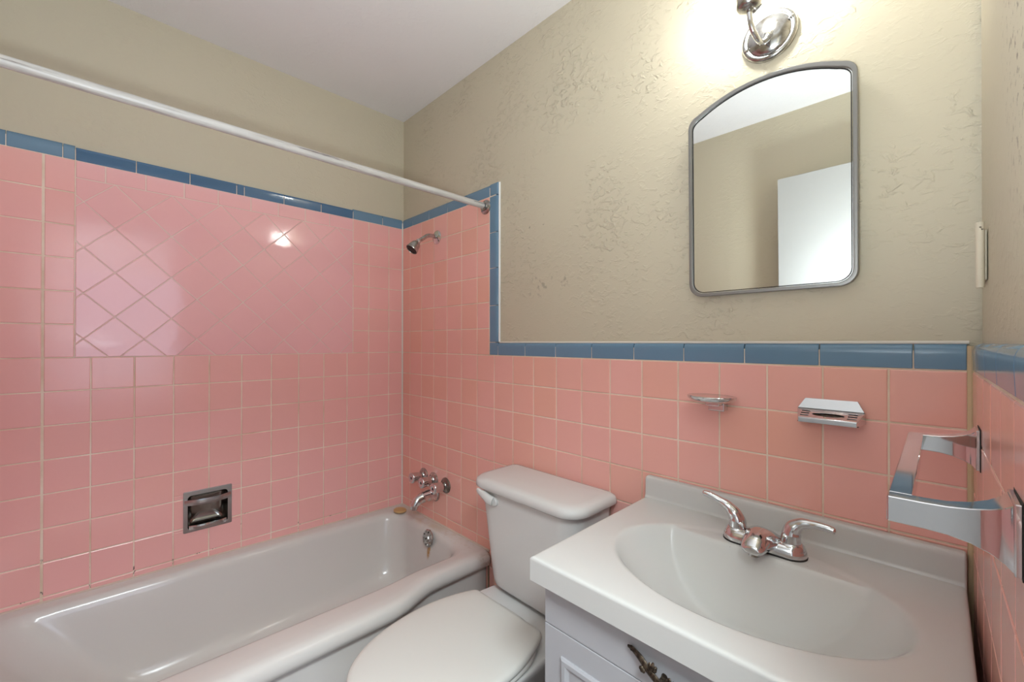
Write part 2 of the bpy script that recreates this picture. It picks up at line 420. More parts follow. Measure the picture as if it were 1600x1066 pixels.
def cap(wall, parent, mat, a, b, s0, vertical=False, sgn=1, prof=PROF):
    """trim cap from a to b along U (or along V), profile growing from s0 in +V (or sgn*U)"""
    g = 0.0011; a, b = a+g, b-g; Lh = (b-a)/2
    e = 0.0012
    mb = MB()
    def pt(l, s, d): return (sgn*s, l, d) if vertical else (l, s, d)
    rs = [[pt(-Lh, s, d-0.0012) for s, d in prof], [pt(-Lh+e, s, d) for s, d in prof], [pt(Lh-e, s, d) for s, d in prof], [pt(Lh, s, d-0.0012) for s, d in prof]]
    n = len(prof); vs = [p for r in rs for p in r]; fs = []
    for i in range(3):
        for j in range(n-1): fs.append((i*n+j, i*n+j+1, (i+1)*n+j+1, (i+1)*n+j))
    fs.append(tuple(range(n))); fs.append(tuple(range(3*n, 4*n)))
    me = mesh_from(vs, fs, 'trim_tile')
    me.materials.append(mat); me.shade_smooth(); me.set_sharp_from_angle(angle=R(33))
    o = bpy.data.objects.new('trim_tile', me); C.objects.link(o); o.parent = parent
    m_ = (a+b)/2
    t = Matrix.Translation((s0, m_, 0) if vertical else (m_, s0, 0))
    o.matrix_local = FR[wall] @ t @ Matrix.Rotation(R(random.gauss(0, 0.12)), 4, 'X')
    return o

TOPV = ROW0 + 6*T   # 1.8465, underside of the upper blue trim
# --- left wall (behind the tub). Frame U = y = -u
SD = (-0.917, -0.781, 0.523, 0.659)     # hole for the recessed soap dish, U and V
wl = structure(slab((YD-0.15, 0.15, 0, CEIL), [SD], PL-0.12, PL, 'left', 'wall_left', PLASTER_L))
slab((YD, 0.0, 0.30, TOPV+0.036), [SD], PL-0.001, GR, 'left', 'grout', GROUT, wl)
ujA = [YD] + [-(0.0801+n*T) for n in range(13, -1, -1)] + [-0.002]
ujA = [u for u in ujA if u >= YD]
vjA = [0.335] + [ROW0-k*T for k in range(7, -7, -1)]
PATCH = (-1.2136, -0.2706, ROW0, TOPV)
def matA(r): return PINK
grid_tiles([u for u in ujA], vjA, 'left', wl, PINK, holes=[SD, (PATCH[0]-G, PATCH[1]+G, PATCH[2]-G, PATCH[3]+0.1)], mats=lambda r: PINK)
PGROUT = node_mat('pale_patch_grout', (0.80, 0.60, 0.53), 0.7)
slab((PATCH[0], PATCH[1], PATCH[2], PATCH[3]), [], GR-0.0005, -0.0007, 'left', 'grout', PGROUT, wl)
# patched-in panel: a course of short tiles, then tiles set on the diagonal
pj_ = [-1.2136, -1.1416, -1.0369, -0.9267, -0.8196, -0.7066, -0.6027, -0.4924, -0.3843, -0.2706]
PEDGE = [(0, -0.0085), (0, -0.0016), (0.0005, -0.0005), (0.0016, 0.0006)]
VR = 1.789
for a, b in zip(pj_[:-1], pj_[1:]):
    put_tile(rect(a+G, b-G*0.8, VR+0.001, TOPV-G), 'left', wl, PINK_C, tilt=0.25, rings=PEDGE)
PD = 0.1535; h_ = PD/2 - 0.0013
inner = (PATCH[0]+0.0012, PATCH[1]-0.0012, PATCH[2]+0.001, VR-0.0012)
for i in range(-2, 16):
    for j in range(-1, 10):
        cu = -0.4265 - 0.07675*(i-1) if True else 0
        cu = -0.1194 - 0.07675*i; cv = VR - 0.07675*j
        if (i+j) % 2: continue
        pl = clip_rect([(cu+h_, cv), (cu, cv+h_), (cu-h_, cv), (cu, cv-h_)], inner)
        if len(pl) >= 3 and abs(parea(pl)) > 1.2e-4:
            put_tile(pl, 'left', wl, PINK_C, tilt=0.30, rings=PEDGE)
for a, b in zip([YD, -1.3622, -1.2426], [-1.3622, -1.2426, -1.2136]): cap('left', wl, BLUE, a, b, TOPV)
for a, b in zip([-0.2706, -0.1154], [-0.1154, -0.001]): cap('left', wl, BLUE, b if a > b else a, b, TOPV)
dj = [-1.2136, -1.0629, -0.9093, -0.7568, -0.7298, -0.5800, -0.4224, -0.2706]
for a, b in zip(dj[:-1], dj[1:]): cap('left', wl, DEEP, a, b, TOPV, prof=PROF_F)

# --- back wall (plumbing, mirror). U = x
wb = structure(slab((-0.14, XC+0.20, 0, CEIL), [], PL-0.12, PL, 'back', 'wall_back', PLASTER))
slab((0.0, 0.703, 0.02, TOPV+0.036), [], PL-0.001, GR, 'back', 'grout', GROUT, wb)
slab((0.703, 0.739, ROW0+0.0, TOPV+0.036), [], PL-0.001, GR, 'back', 'grout', GROUT, wb)
slab((0.703, XC+0.0, 0.02, ROW0+0.036), [], PL-0.001, GR-0.0001, 'back', 'grout', GROUT, wb)
ujB = [0.002] + [0.0751+n*T for n in range(0, 19)]
ujB[-1] = XC-0.005
def matB(r):
    return PINK_B
vlow = [ROW0-0.0016-k*T for k in range(10, -1, -1)]
vup = [ROW0-0.0016] + [ROW0+k*T for k in range(1, 7)]
grid_tiles([u for u in ujB if u <= 0.65], vup, 'back', wb, PINK_B)
grid_tiles([0.0751+5*T, 0.7020], vup, 'back', wb, PINK_B)
grid_tiles(ujB, [v for v in vlow if v > 0.08], 'back', wb, PINK_B)
for a, b in zip([0.002, 0.10, 0.25, 0.405, 0.55], [0.10, 0.25, 0.405, 0.55, 0.703]): cap('back', wb, BLUE, a, b, TOPV)
corner_r = [(0, -0.0085), (0, -0.0050), (0.0008, -0.0022), (0.0025, -0.0006), (0.006, 0.0)]
put_tile(rect(0.7041, 0.7530, TOPV, TOPV+0.05), 'back', wb, BLUE, 'trim_tile', rings=[(0, -0.014)]+corner_r[1:])
vv = [1.2415, 1.393, 1.547, 1.694, TOPV-0.002]
for a, b in zip(vv[:-1], vv[1:]): cap('back', wb, BLUE, a, b, 0.7041, vertical=True)
put_tile(rect(0.7041, 0.7530, ROW0, 1.2405), 'back', wb, BLUE, 'trim_tile')
bj = [0.754, 0.906, 1.056, 1.2094, 1.3624, 1.5145, 1.6678, 1.8209, 1.9733, XC-0.006]
for a, b in zip(bj[:-1], bj[1:]): cap('back', wb, BLUE, a, b, ROW0)

# --- right wall (towel bar, doorway). U = distance from the corner
DOORH = (DO0, DO1, -0.1, DOH)
wr = structure(slab((-0.0, 1.70, 0, CEIL), [DOORH], PL-0.12, PL, 'right', 'wall_right', PLASTER_R))
slab((0.0, 0.695, 0.02, ROW0+0.036), [], PL-0.001, GR, 'right', 'grout', GROUT, wr)
ujC = [0.006, 0.098] + [0.098+n*T for n in range(1, 6)] + [0.695]
grid_tiles(ujC, [v for v in vlow if v > 0.08], 'right', wr, PINK_B)
cj = [0.004, 0.085, 0.2375, 0.390, 0.5425, 0.695]
for a, b in zip(cj[:-1], cj[1:]): cap('right', wr, BLUE, a, b, ROW0)

# --- front wall (seen only in reflections): plaster, tiles joined as one
wf = structure(slab((-(XC+0.2), 0.14, 0, CEIL), [], PL-0.12, PL, 'front', 'wall_front', PLASTER_L))
mb = MB()
g_ = 0.0014
def slab_cells(u0, u1, v0, v1):
    v = v1
    while v > v0+0.01:
        u = u1
        while u > u0+0.01:
            a, b, c, e = max(u-T, u0)+g_, u-g_, max(v-T, v0)+g_, v-g_
            if b-a > 0.005 and e-c > 0.005: mb.add([(a,c,0),(b,c,0),(b,e,0),(a,e,0),(a,c,-.008),(b,c,-.008),(b,e,-.008),(a,e,-.008)], [(0,1,2,3),(0,4,5,1),(1,5,6,2),(2,6,7,3),(3,7,4,0)])
            u -= T
        v -= T
slab_cells(-0.70, 0.0, 0.40, TOPV); slab_cells(-1.37, -0.70, 0.02, ROW0)
mb.v = [FR['front'] @ v for v in mb.v]
o = mb.obj('tile_field', PINK, wf, 0); o['kind'] = 'stuff'
slab((-0.70, 0.0, 0.3, TOPV), [], PL-0.001, GR, 'front', 'grout', GROUT, wf)
slab((-1.37, -0.70, 0.02, ROW0), [], PL-0.001, GR, 'front', 'grout', GROUT, wf)

# --- floor, ceiling, caulk
structure(MB().box((-0.13, YD-0.13, -0.06), (XC+0.14, 0.13, 0.0)).obj('floor', FLOORM, None, 0))
structure(MB().box((-0.13, YD-0.13, CEIL), (XC+0.14, 0.13, CEIL+0.1)).obj('ceiling', CEILP, None, 0))
def bead(name, pts, r, mat=CAULK): return structure(MB().sweep(pts, r, 8, 4, ref=(0.3, 0.2, 1)).obj(name, mat))
bead('trim_1', [(0.0012, -0.0012, 0.37), (0.0012, -0.0012, 1.0), (0.0012, -0.0012, TOPV+0.03)], 0.0042)
GROUTY = node_mat('yellowed_corner_grout', (0.60, 0.46, 0.28), 0.8)
bead('trim_2', [(XC-0.001, -0.001, 0.30), (XC-0.001, -0.001, 0.8), (XC-0.001, -0.001, ROW0+0.045)], 0.0065, GROUTY)

bead('trim_7', [(0.7555, 0.0085, 1.244), (0.7555, 0.0085, 1.5), (0.7555, 0.0085, TOPV+0.049)], 0.0042, WHITECAULK)
bead('trim_8', [(0.757, 0.0088, 1.2412), (1.2, 0.0088, 1.2412), (XC-0.004, 0.0088, 1.2412)], 0.0036, CAULK)
# --- door casing, door, hall outside
mb = MB()
x0 = xwall(-DO0)+0.011
mb.box((x0-0.016, -DO0-0.002, 0), (x0, -DO0+0.062, DOH+0.06)); mb.box((x0-0.016, -DO1-0.062, 0), (x0, -DO1+0.002, DOH+0.06))
mb.box((x0-0.016, -DO1+0.002, DOH-0.002), (x0, -DO0-0.002, DOH+0.06))
structure(link('trim_3', bevelled(mb, 0.004, 2), WHITEPAINT))
mb = MB().box((1.413, -1.475, 0.012), (2.04, -1.44, 2.058))
dr = structure(link('door_1', bevelled(mb, 0.002, 2), WHITEPAINT))
MB().lathe([(0.026, 0), (0.026, 0.006), (0.011, 0.010), (0.011, 0.035), (0.024, 0.042), (0.028, 0.055), (0.022, 0.068), (0.0, 0.071)], (1.475, -1.44, 0.95), (0, 1, 0)).obj('door_knob', CHROME_D, dr)
HX0, HX1, HY0, HY1 = XC+0.155, 3.25, -2.6, 0.9
structure(MB().box((HX0+0.002, HY0, -0.06), (HX1+0.1, HY1, 0.0)).obj('floor_hall', HALLF, None, 0))
structure(MB().box((HX0+0.002, HY0, 2.43), (HX1+0.1, HY1, 2.5)).obj('ceiling_hall', HALLM, None, 0))
mb = MB()
mb.box((HX1, HY0, 0), (HX1+0.1, -1.45, 2.43)); mb.box((HX1, -0.45, 0), (HX1+0.1, HY1, 2.43))
mb.box((HX1, -1.45, 0), (HX1+0.1, -0.45, 0.8)); mb.box((HX1, -1.45, 1.9), (HX1+0.1, -0.45, 2.43))
structure(mb.obj('wall_hall', HALLM, None, 0))
wn = MB(); wn.box((HX1+0.03, -1.45, 0.8), (HX1+0.07, -1.41, 1.9)); wn.box((HX1+0.03, -0.49, 0.8), (HX1+0.07, -0.45, 1.9))
wn.box((HX1+0.03, -1.41, 0.8), (HX1+0.07, -0.49, 0.84)); wn.box((HX1+0.03, -1.41, 1.86), (HX1+0.07, -0.49, 1.9)); wn.box((HX1+0.035, -1.41, 1.33), (HX1+0.065, -0.49, 1.37))
wno = structure(wn.obj('window_1', WHITEPAINT, None, 0))

# ------------------------------------------------------------------ bathtub
def sstep(a, b, x):
    t = min(max((x-a)/(b-a), 0), 1); return t*t*(3-2*t)
def tub_ring(x0, x1, y0, y1, r, z, bow=0.0, tilt=1.0, n=8, ne=26):
    """rounded rectangle, y0 near the wall (high), y1 far; x1 may bow outward"""
    pts = []
    def X1(y): return x1 + bow*sstep(-0.27, -0.47, y)*(1 - 0.0*y)
    # start at back-left corner going along the back wall (y0) to the front side, then along the front side
    for i in range(n+1):
        a = R(180 - 90*i/n); pts.append((x0+r+r*math.cos(a), y0-r+r*math.sin(a)))
    for i in range(1, 8): t = i/8; pts.append((x0+r+(x1-x0-2*r)*t, y0))
    for i in range(n+1):
        a = R(90 - 90*i/n); pts.append((x1-r+r*math.cos(a), y0-r+r*math.sin(a)))
    for i in range(1, ne): t = i/ne; y = y0-r+(y1-y0+2*r)*t; pts.append((X1(y), y))
    for i in range(n+1):
        a = R(-90*i/n); pts.append((X1(y1)-r+r*math.cos(a), y1+r+r*math.sin(a)))
    for i in range(1, 8): t = i/8; pts.append((X1(y1)-r+(x0+r-X1(y1)+r)*t, y1))
    for i in range(n+1):
        a = R(-90-90*i/n); pts.append((x0+r+r*math.cos(a), y1+r+r*math.sin(a)))
    for i in range(1, ne): t = i/ne; pts.append((x0, y1+r+(y0-y1-2*r)*t))
    return [Vector((a, b, z + tilt*0.022*(-b) )) for a, b in pts]
tub = empty('bathtub', (0.38, -0.76, 0.0), 'long white enamelled bathtub along the pink tiled wall', 'bathtub')
Y0, Y1 = -0.003, -1.510
ZR = 0.377
rs = [
 tub_ring(0.006, 0.694, Y0, Y1, 0.010, ZR-0.055, 0.055),
 tub_ring(0.005, 0.708, Y0, Y1, 0.010, ZR-0.056, 0.055),
 tub_ring(0.004, 0.716, Y0, Y1, 0.010, ZR-0.050, 0.055),
 tub_ring(0.003, 0.721, Y0, Y1, 0.010, ZR-0.036, 0.055),
 tub_ring(0.003, 0.719, Y0, Y1, 0.010, ZR-0.018, 0.055),
 tub_ring(0.003, 0.708, Y0, Y1, 0.012, ZR-0.005, 0.055),
 tub_ring(0.003, 0.690, Y0-0.001, Y1, 0.014, ZR+0.001, 0.055),
 tub_ring(0.010, 0.670, Y0-0.010, Y1+0.01, 0.030, ZR+0.001, 0.045),
 tub_ring(0.036, 0.640, -0.045, -1.44, 0.085, ZR-0.002, 0.018),
 tub_ring(0.045, 0.628, -0.054, -1.42, 0.100, ZR-0.006, 0.016),
 tub_ring(0.055, 0.616, -0.063, -1.40, 0.105, ZR-0.016, 0.015),
 tub_ring(0.063, 0.608, -0.069, -1.375, 0.108, ZR-0.034, 0.014),
 tub_ring(0.078, 0.594, -0.079, -1.32, 0.110, ZR-0.10, 0.012, 0.8),
 tub_ring(0.098, 0.574, -0.092, -1.24, 0.110, ZR-0.18, 0.010, 0.5),
 tub_ring(0.118, 0.556, -0.104, -1.18, 0.110, ZR-0.24, 0.008, 0.3),
 tub_ring(0.140, 0.534, -0.122, -1.14, 0.105, ZR-0.275, 0.006, 0.2),
 tub_ring(0.175, 0.500, -0.155, -1.10, 0.095, ZR-0.297, 0.004, 0.1),
 tub_ring(0.230, 0.445, -0.210, -1.02, 0.080, ZR-0.304, 0.0, 0.0),
]
part('basin', MB().rings(rs, False, True).mesh(), TUBW, tub, 60)
# apron under the lip
ap = []
NN = 40
mbp = MB()
for k, (dx, z) in enumerate(((0.0, ZR-0.050), (0.0, 0.10), (0.010, 0.075), (0.010, 0.004))):
    ap.append([(0.686+dx+0.055*sstep(-0.27, -0.47, Y0+(Y1-Y0)*i/NN), Y0+(Y1-Y0)*i/NN, z+(0.020*(-(Y0+(Y1-Y0)*i/NN)) if k == 0 else 0)) for i in range(NN+1)])
vs = [q for r in ap for q in r]; m1 = NN+1
fs = [(i*m1+j, i*m1+j+1, (i+1)*m1+j+1, (i+1)*m1+j) for i in range(3) for j in range(NN)]
back = [(q[0]-0.02, q[1], q[2]) for q in vs]
k0 = len(vs)
fs2 = [tuple(k0+i for i in f[::-1]) for f in fs]
edge = [(j, j+1, k0+j+1, k0+j) for j in range(NN)] + [(3*m1+j, k0+3*m1+j, k0+3*m1+j+1, 3*m1+j+1) for j in range(NN)]
part('apron', mesh_from(vs+back, fs+fs2+edge), TUBW, tub, 40)
# overflow plate: octagonal with screw
oc = Vector((0.372, -0.0785, 0.345)); ax = Vector((0, -1, 0.16)).normalized()
ov = MB().lathe([(0.0390, 0.0), (0.0390, 0.0045), (0.0355, 0.0080), (0.016, 0.0095), (0.014, 0.0125), (0.010, 0.0130), (0.0, 0.0130)], oc, ax, n=10).mesh()
ovo = part('overflow_plate', ov, CHROME_D, tub, 25)
tl = MB()
for k in range(10):
    a = 2*math.pi*k/10; t = ax.orthogonal().normalized(); bb = ax.cross(t)
    c_ = oc + ax*0.0105 + (t*math.cos(a)+bb*math.sin(a))*0.0245
    tl.sweep([c_-ax*0.0005, c_+(t*math.cos(a)+bb*math.sin(a))*0.006], 0.0017, 6, 2)
s_ = part('rib_ring', tl.mesh(), CHROME_D, ovo)
part('screw', MB().lathe([(0.0042, 0), (0.0042, 0.003), (0.0, 0.0045)], oc+ax*0.0125, ax, 12).mesh(), DARKH, ovo)
part('drain', MB().lathe([(0.033, 0), (0.033, 0.003), (0.026, 0.005), (0.022, 0.001), (0.0, 0.001)], (0.34, -0.255, ZR-0.304), (0, 0, 1), 28).mesh(), CHROME_D, tub)
# caulk on the ledge
def zr(y): return ZR + 0.022*(-y)
bead('trim_4', [(0.001, -0.002-1.5*i/12, zr(-1.5*i/12)+0.0005) for i in range(13)], 0.0055, porcelain('aged_caulk', (0.62, 0.50, 0.42), 0.5))
bead('trim_5', [(0.004+0.70*i/6, -0.001, ZR+0.0015) for i in range(7)], 0.005, porcelain('aged_caulk_end', (0.62, 0.52, 0.44), 0.5))
bead('trim_6', [(0.701, -0.002, 0.02), (0.701, -0.002, 0.15), (0.701, -0.002, 0.325)], 0.004, porcelain('stained_caulk', (0.30, 0.22, 0.14), 0.6))

# tan soap disc
sp = empty('soap', (0.083, -0.056, zr(-0.05)), 'thin tan oval soap disc on the tub corner ledge', 'soap')
part('bar', MB().rings([[Vector((0.083+rx*math.cos(2*math.pi*i/32), -0.060+ry*math.sin(2*math.pi*i/32), zr(-0.05)+z)) for i in range(32)]
     for rx, ry, z in ((0.032, 0.026, 0.001), (0.036, 0.030, 0.004), (0.036, 0.030, 0.009), (0.030, 0.025, 0.0125), (0.015, 0.012, 0.0132), (0.001, 0.001, 0.0132))]).mesh(), SOAP, sp)

# ------------------------------------------------------------------ tub valves and spout
names = ['leftmost chrome tub valve handle, nearest the tiled corner', 'middle chrome tub valve handle above the spout', 'rightmost chrome tub valve handle with a dark wall flange']
for i, vx in enumerate((0.213, 0.299, 0.398)):
    t = empty('valve_handle', (vx, 0, 0.578), names[i], 'faucet handle', 'tub valve handles')
    z = 0.580 - 0.003*i
    part('flange', MB().lathe([(0.036, 0.0005), (0.036, 0.003), (0.032, 0.008), (0.022, 0.013), (0.020, 0.018), (0.017, 0.020)], (vx, 0, z), (0, -1, 0), 28).mesh(), DISHM if i == 2 else CHROME_D, t)
    k = MB()
    rr = []
    prof = [(0.0150, 0.012), (0.0175, 0.018), (0.0200, 0.028), (0.0230, 0.050), (0.0250, 0.066), (0.0250, 0.071), (0.0225, 0.075), (0.0150, 0.0762), (0.0080, 0.0750), (0.0065, 0.0728), (0.0, 0.0728)]
    n = 40
    for r_, h in prof:
        ring = []
        for j in range(n):
            a = 2*math.pi*j/n + 0.3*i
            fl = 1 - (0.13*max(0, math.cos(5*a))**1.5 if 0.025 < h < 0.071 else 0)
            ring.append(Vector((vx + r_*fl*math.cos(a), -h, z + r_*fl*math.sin(a))))
        rr.append(ring)
    part('grip', k.rings(rr).mesh(), CHROME, t, 50)
    part('dark_reflection_disc', MB().lathe([(0.0065, 0.070), (0.0065, 0.0735), (0.004, 0.0740), (0.0, 0.0735)], (vx, 0, z), (0, -1, 0), 20).mesh(), DARKH, t)  # dark disc stands in for the dark room reflected in the chrome end
t = empty('tub_spout', (0.31, 0, 0.505), 'curved chrome tub spout below the valve handles', 'faucet')
part('body', MB().sweep([(0.312, -0.001, 0.512), (0.310, -0.030, 0.513), (0.309, -0.062, 0.512), (0.308, -0.092, 0.504), (0.307, -0.110, 0.487), (0.307, -0.115, 0.468)],
     [0.032, 0.028, 0.0255, 0.0235, 0.0205, 0.0175], 24, 6, ref=(1, 0, 0), asp=[1, 1, 0.95, 0.9, 0.9, 0.9]).mesh(), CHROME, t, 50)
part('flange', MB().lathe([(0.034, 0.0005), (0.034, 0.006), (0.031, 0.010), (0.027, 0.011)], (0.312, 0, 0.512), (0, -1, 0), 28).mesh(), CHROME_D, t)
part('outlet', MB().lathe([(0.0145, -0.001), (0.0145, 0.0015), (0.0, 0.0015)], (0.307, -0.1152, 0.4685), (0.02, -0.15, -1), 20).mesh(), DARKH, t)

# ------------------------------------------------------------------ shower head
t = empty('shower_head', (0.322, 0, 1.742), 'small chrome shower head on a bent arm high on the tub end wall', 'shower head')
part('flange', MB().lathe([(0.033, 0.0005), (0.033, 0.002), (0.028, 0.007), (0.014, 0.011), (0.0115, 0.012)], (0.322, 0, 1.745), (0, -1, 0), 32).mesh(), CHROME, t)
AT = Vector((0.322, -0.092, 1.728)); HD = Vector((-0.02, -0.62, -0.78)).normalized()
HB = Vector((0.322, -0.104, 1.708))
part('arm', MB().sweep([(0.322, -0.002, 1.745), (0.322, -0.030, 1.748), (0.322, -0.055, 1.743), (0.322, -0.078, 1.727), HB - HD*0.004], 0.0092, 16, 6, ref=(1, 0, 0)).mesh(), CHROME_D, t, 50)
part('swivel_nut', MB().lathe([(0.0115, 0), (0.0125, 0.002), (0.0125, 0.007), (0.010, 0.010), (0.0125, 0.012)], HB - HD*0.006, HD, 12).mesh(), CHROME, t)
hd = part('head', MB().lathe([(0.010, 0.004), (0.015, 0.008), (0.0205, 0.017), (0.0235, 0.028), (0.0260, 0.040), (0.0285, 0.050), (0.0290, 0.054), (0.0275, 0.056), (0.026, 0.0535)], HB, HD, 36, True, False).mesh(), CHROME_D, t, 50)
part('spray_face', MB().lathe([(0.0262, 0.0), (0.0262, 0.001), (0.018, 0.002), (0.017, 0.0005), (0.0, 0.001)], HB + HD*0.0528, HD, 36).mesh(), DARKH, hd)

# ------------------------------------------------------------------ curtain rod
t = empty('curtain_rod', (0.675, -0.01, 1.81), 'chipped white-painted shower curtain rod spanning above the tub', 'curtain rod')
P0, P1 = Vector((0.680, -0.004, 1.811)), Vector((0.680, YD+0.004, 1.811))
part('rod', MB().sweep([P0.lerp(P1, i/8) for i in range(9)], 0.0125, 24, 2).mesh(), RODM, t, 50)
for yy, dd in ((-0.0, -1), (YD, 1)):
    f = part('flange', MB().lathe([(0.0300, 0.0006), (0.0300, 0.003), (0.026, 0.006), (0.0165, 0.008), (0.0165, 0.018), (0.0140, 0.0185)], (0.680, yy, 1.808), (0, dd, 0), 30).mesh(), CHROME_D, t)
    for sx in (-0.006, 0.004):
        pass
    part('screw', MB().lathe([(0.0035, 0.0), (0.0035, 0.002), (0, 0.003)], (0.680, yy+dd*0.004, 1.830), (0, dd, 0), 10).mesh(), DARKH, f)
seam = MB().sweep([(0.692, -0.012, 1.8145), (0.692, -0.05, 1.8145), (0.692, -0.075, 1.8145)], 0.0009, 6, 3).mesh()
part('joint_slot', seam, DARKH, t)

# ------------------------------------------------------------------ recessed soap dish
t = empty('recessed_soap_dish', (0.0, -0.849, 0.591), 'recessed chrome soap dish with grab bar in the pink wall above the tub', 'soap dish')
mw = basis((0.0022, -0.849, 0.591), (0, 1, 0), (0, 0, 1), (1, 0, 0))
part('face_frame', plate(rrect(0.156, 0.156, 0.004, 3), [rrect(0.128, 0.130, 0.012, 6, 0, -0.004)], 0.004, 0.001, mw), BRUSHED, t)
# cavity: rounded bowl going into the wall
cr_ = []
for k, (s, dpt) in enumerate(((1.0, 0.001), (0.99, -0.012), (0.95, -0.030), (0.86, -0.044), (0.66, -0.052), (0.3, -0.054))):
    cr_.append([Vector((dpt, -0.849 + a*s, 0.587 + b*s)) for a, b in rrect(0.129, 0.131, 0.014, 6)])
cav = MB().rings(cr_, False, True).mesh(); 
part('cavity', cav, DISHM, t, 60)
# curved lower tray lip and its shelf
def dlip(zc, bulge, thick, hgt, n=20, w=0.060):
    mb = MB(); rsx = []
    for i in range(n+1):
        s = -1+2*i/n; y = -0.849 + w*s; x = 0.002 + bulge*(1-abs(s)**2.6)
        rsx.append([Vector((x-thick, y, zc-hgt)), Vector((x, y, zc-hgt)), Vector((x+0.0015, y, zc)), Vector((x, y, zc+hgt)), Vector((x-thick, y, zc+hgt))])
    return mb.rings(rsx).mesh()
part('tray_lip', dlip(0.530, 0.014, 0.003, 0.0075), CHROME, t, 50)
tr = MB(); n = 20; top = []; 
for i in range(n+1):
    s = -1+2*i/n; y = -0.849 + 0.060*s; top.append((0.002+0.013*(1-abs(s)**2.6), y))
poly = top + [(-0.045, -0.849+0.040), (-0.045, -0.849-0.040)]
tr.rings([[Vector((x, y, 0.5245)) for x, y in poly], [Vector((x, y, 0.5275)) for x, y in poly]])
part('tray', tr.mesh(), CHROME_D, t)
part('grab_bar', dlip(0.628, 0.024, 0.0035, 0.0105, w=0.0765), BRUSHED, t, 50)

# ------------------------------------------------------------------ toilet
TX = 1.087
to = empty('toilet', (TX, -0.35, 0), 'white two-piece toilet with closed lid between tub and vanity', 'toilet')
def loop(w, d, r, z, cy, cx=TX, n=8, front_r=None):
    fr = front_r or r; out = []
    for sx, sy, a0, q in ((1,1,0,r), (-1,1,90,r), (-1,-1,180,fr), (1,-1,270,fr)):
        for i in range(n+1):
            a = R(a0+90*i/n); out.append(Vector((cx+sx*(w/2-q)+q*math.cos(a), cy+sy*(d/2-q)+q*math.sin(a), z)))
    return out
def tk(w, y0, y1, r, z, fr): return loop(w, y0-y1, r, z, (y0+y1)/2, front_r=fr)
tank = MB().rings([tk(0.26, -0.040, -0.140, 0.02, 0.392, 0.04), tk(0.26, -0.040, -0.140, 0.02, 0.406, 0.04), tk(0.330, -0.020, -0.170, 0.02, 0.4065, 0.06), tk(0.352, -0.018, -0.183, 0.02, 0.409, 0.07), tk(0.366, -0.016, -0.190, 0.02, 0.418, 0.07),
    tk(0.372, -0.015, -0.194, 0.02, 0.44, 0.07), tk(0.392, -0.014, -0.203, 0.02, 0.56, 0.068), tk(0.412, -0.013, -0.211, 0.02, 0.68, 0.065), tk(0.420, -0.013, -0.214, 0.02, 0.742, 0.062)])
part('tank', tank.mesh(), TOILETW, to, 60)
lid = MB().rings([tk(0.425, -0.012, -0.216, 0.02, 0.7425, 0.062), tk(0.450, -0.008, -0.226, 0.022, 0.7435, 0.066), tk(0.462, -0.006, -0.232, 0.024, 0.749, 0.068), tk(0.463, -0.006, -0.233, 0.024, 0.760, 0.068),
    tk(0.456, -0.009, -0.230, 0.024, 0.770, 0.066), tk(0.434, -0.016, -0.221, 0.024, 0.7765, 0.062), tk(0.400, -0.030, -0.205, 0.020, 0.7790, 0.05), tk(0.25, -0.08, -0.15, 0.02, 0.7800, 0.02)])
part('tank_lid', lid.mesh(), TOILETW, to, 60)
# flush lever
fl = part('flush_lever', MB().sweep([(0.972, -0.222, 0.713), (0.958, -0.227, 0.718), (0.938, -0.229, 0.727), (0.920, -0.231, 0.733), (0.905, -0.231, 0.739)], [0.0165, 0.0170, 0.0145, 0.0110, 0.0070], 14, 5, ref=(0, 1, 0), asp=0.7).mesh(), TOILETW, to, 60)
part('pivot', MB().lathe([(0.015, 0), (0.015, 0.006), (0.012, 0.010), (0, 0.011)], (0.974, -0.212, 0.712), (0, -1, 0), 20).mesh(), TOILETW, fl)
# bowl: egg-shaped outline
def egg(w, yb, yf, z, sq=2.3, n=56, cx=TX, back=0.55):
    """w half width, yb back, yf front"""
    out = []; cy = yb - (yb-yf)*0.45
    for i in range(n):
        a = 2*math.pi*i/n; c, s = math.cos(a), math.sin(a)
        if s > 0:   # back half, squarer
            e = 2/3.2; x = w*math.copysign(abs(c)**e, c)*(1-0.20*abs(s)**2.2); y = cy + (yb-cy)*abs(s)**e
        else:
            e = 2/2.15; x = w*math.copysign(abs(c)**e, c); y = cy - (cy-yf)*abs(s)**e
        out.append(Vector((cx+x, y, z)))
    return out
bowl = MB().rings([egg(0.110, -0.13, -0.60, 0.0), egg(0.112, -0.13, -0.60, 0.02), egg(0.098, -0.14, -0.57, 0.06), egg(0.095, -0.12, -0.55, 0.16), egg(0.120, -0.08, -0.60, 0.25),
    egg(0.160, -0.05, -0.67, 0.33), egg(0.178, -0.03, -0.70, 0.365), egg(0.184, -0.02, -0.708, 0.380), egg(0.183, -0.02, -0.708, 0.388), egg(0.178, -0.024, -0.702, 0.3925), egg(0.15, -0.05, -0.66, 0.393)])
part('bowl', bowl.mesh(), TOILETW, to, 60)
seat = MB().rings([egg(0.176, -0.245, -0.712, 0.394), egg(0.184, -0.240, -0.718, 0.396), egg(0.187, -0.238, -0.722, 0.402), egg(0.184, -0.240, -0.719, 0.409), egg(0.176, -0.246, -0.712, 0.4115), egg(0.10, -0.30, -0.60, 0.4115)])
part('seat', seat.mesh(), SEATW, to, 60)
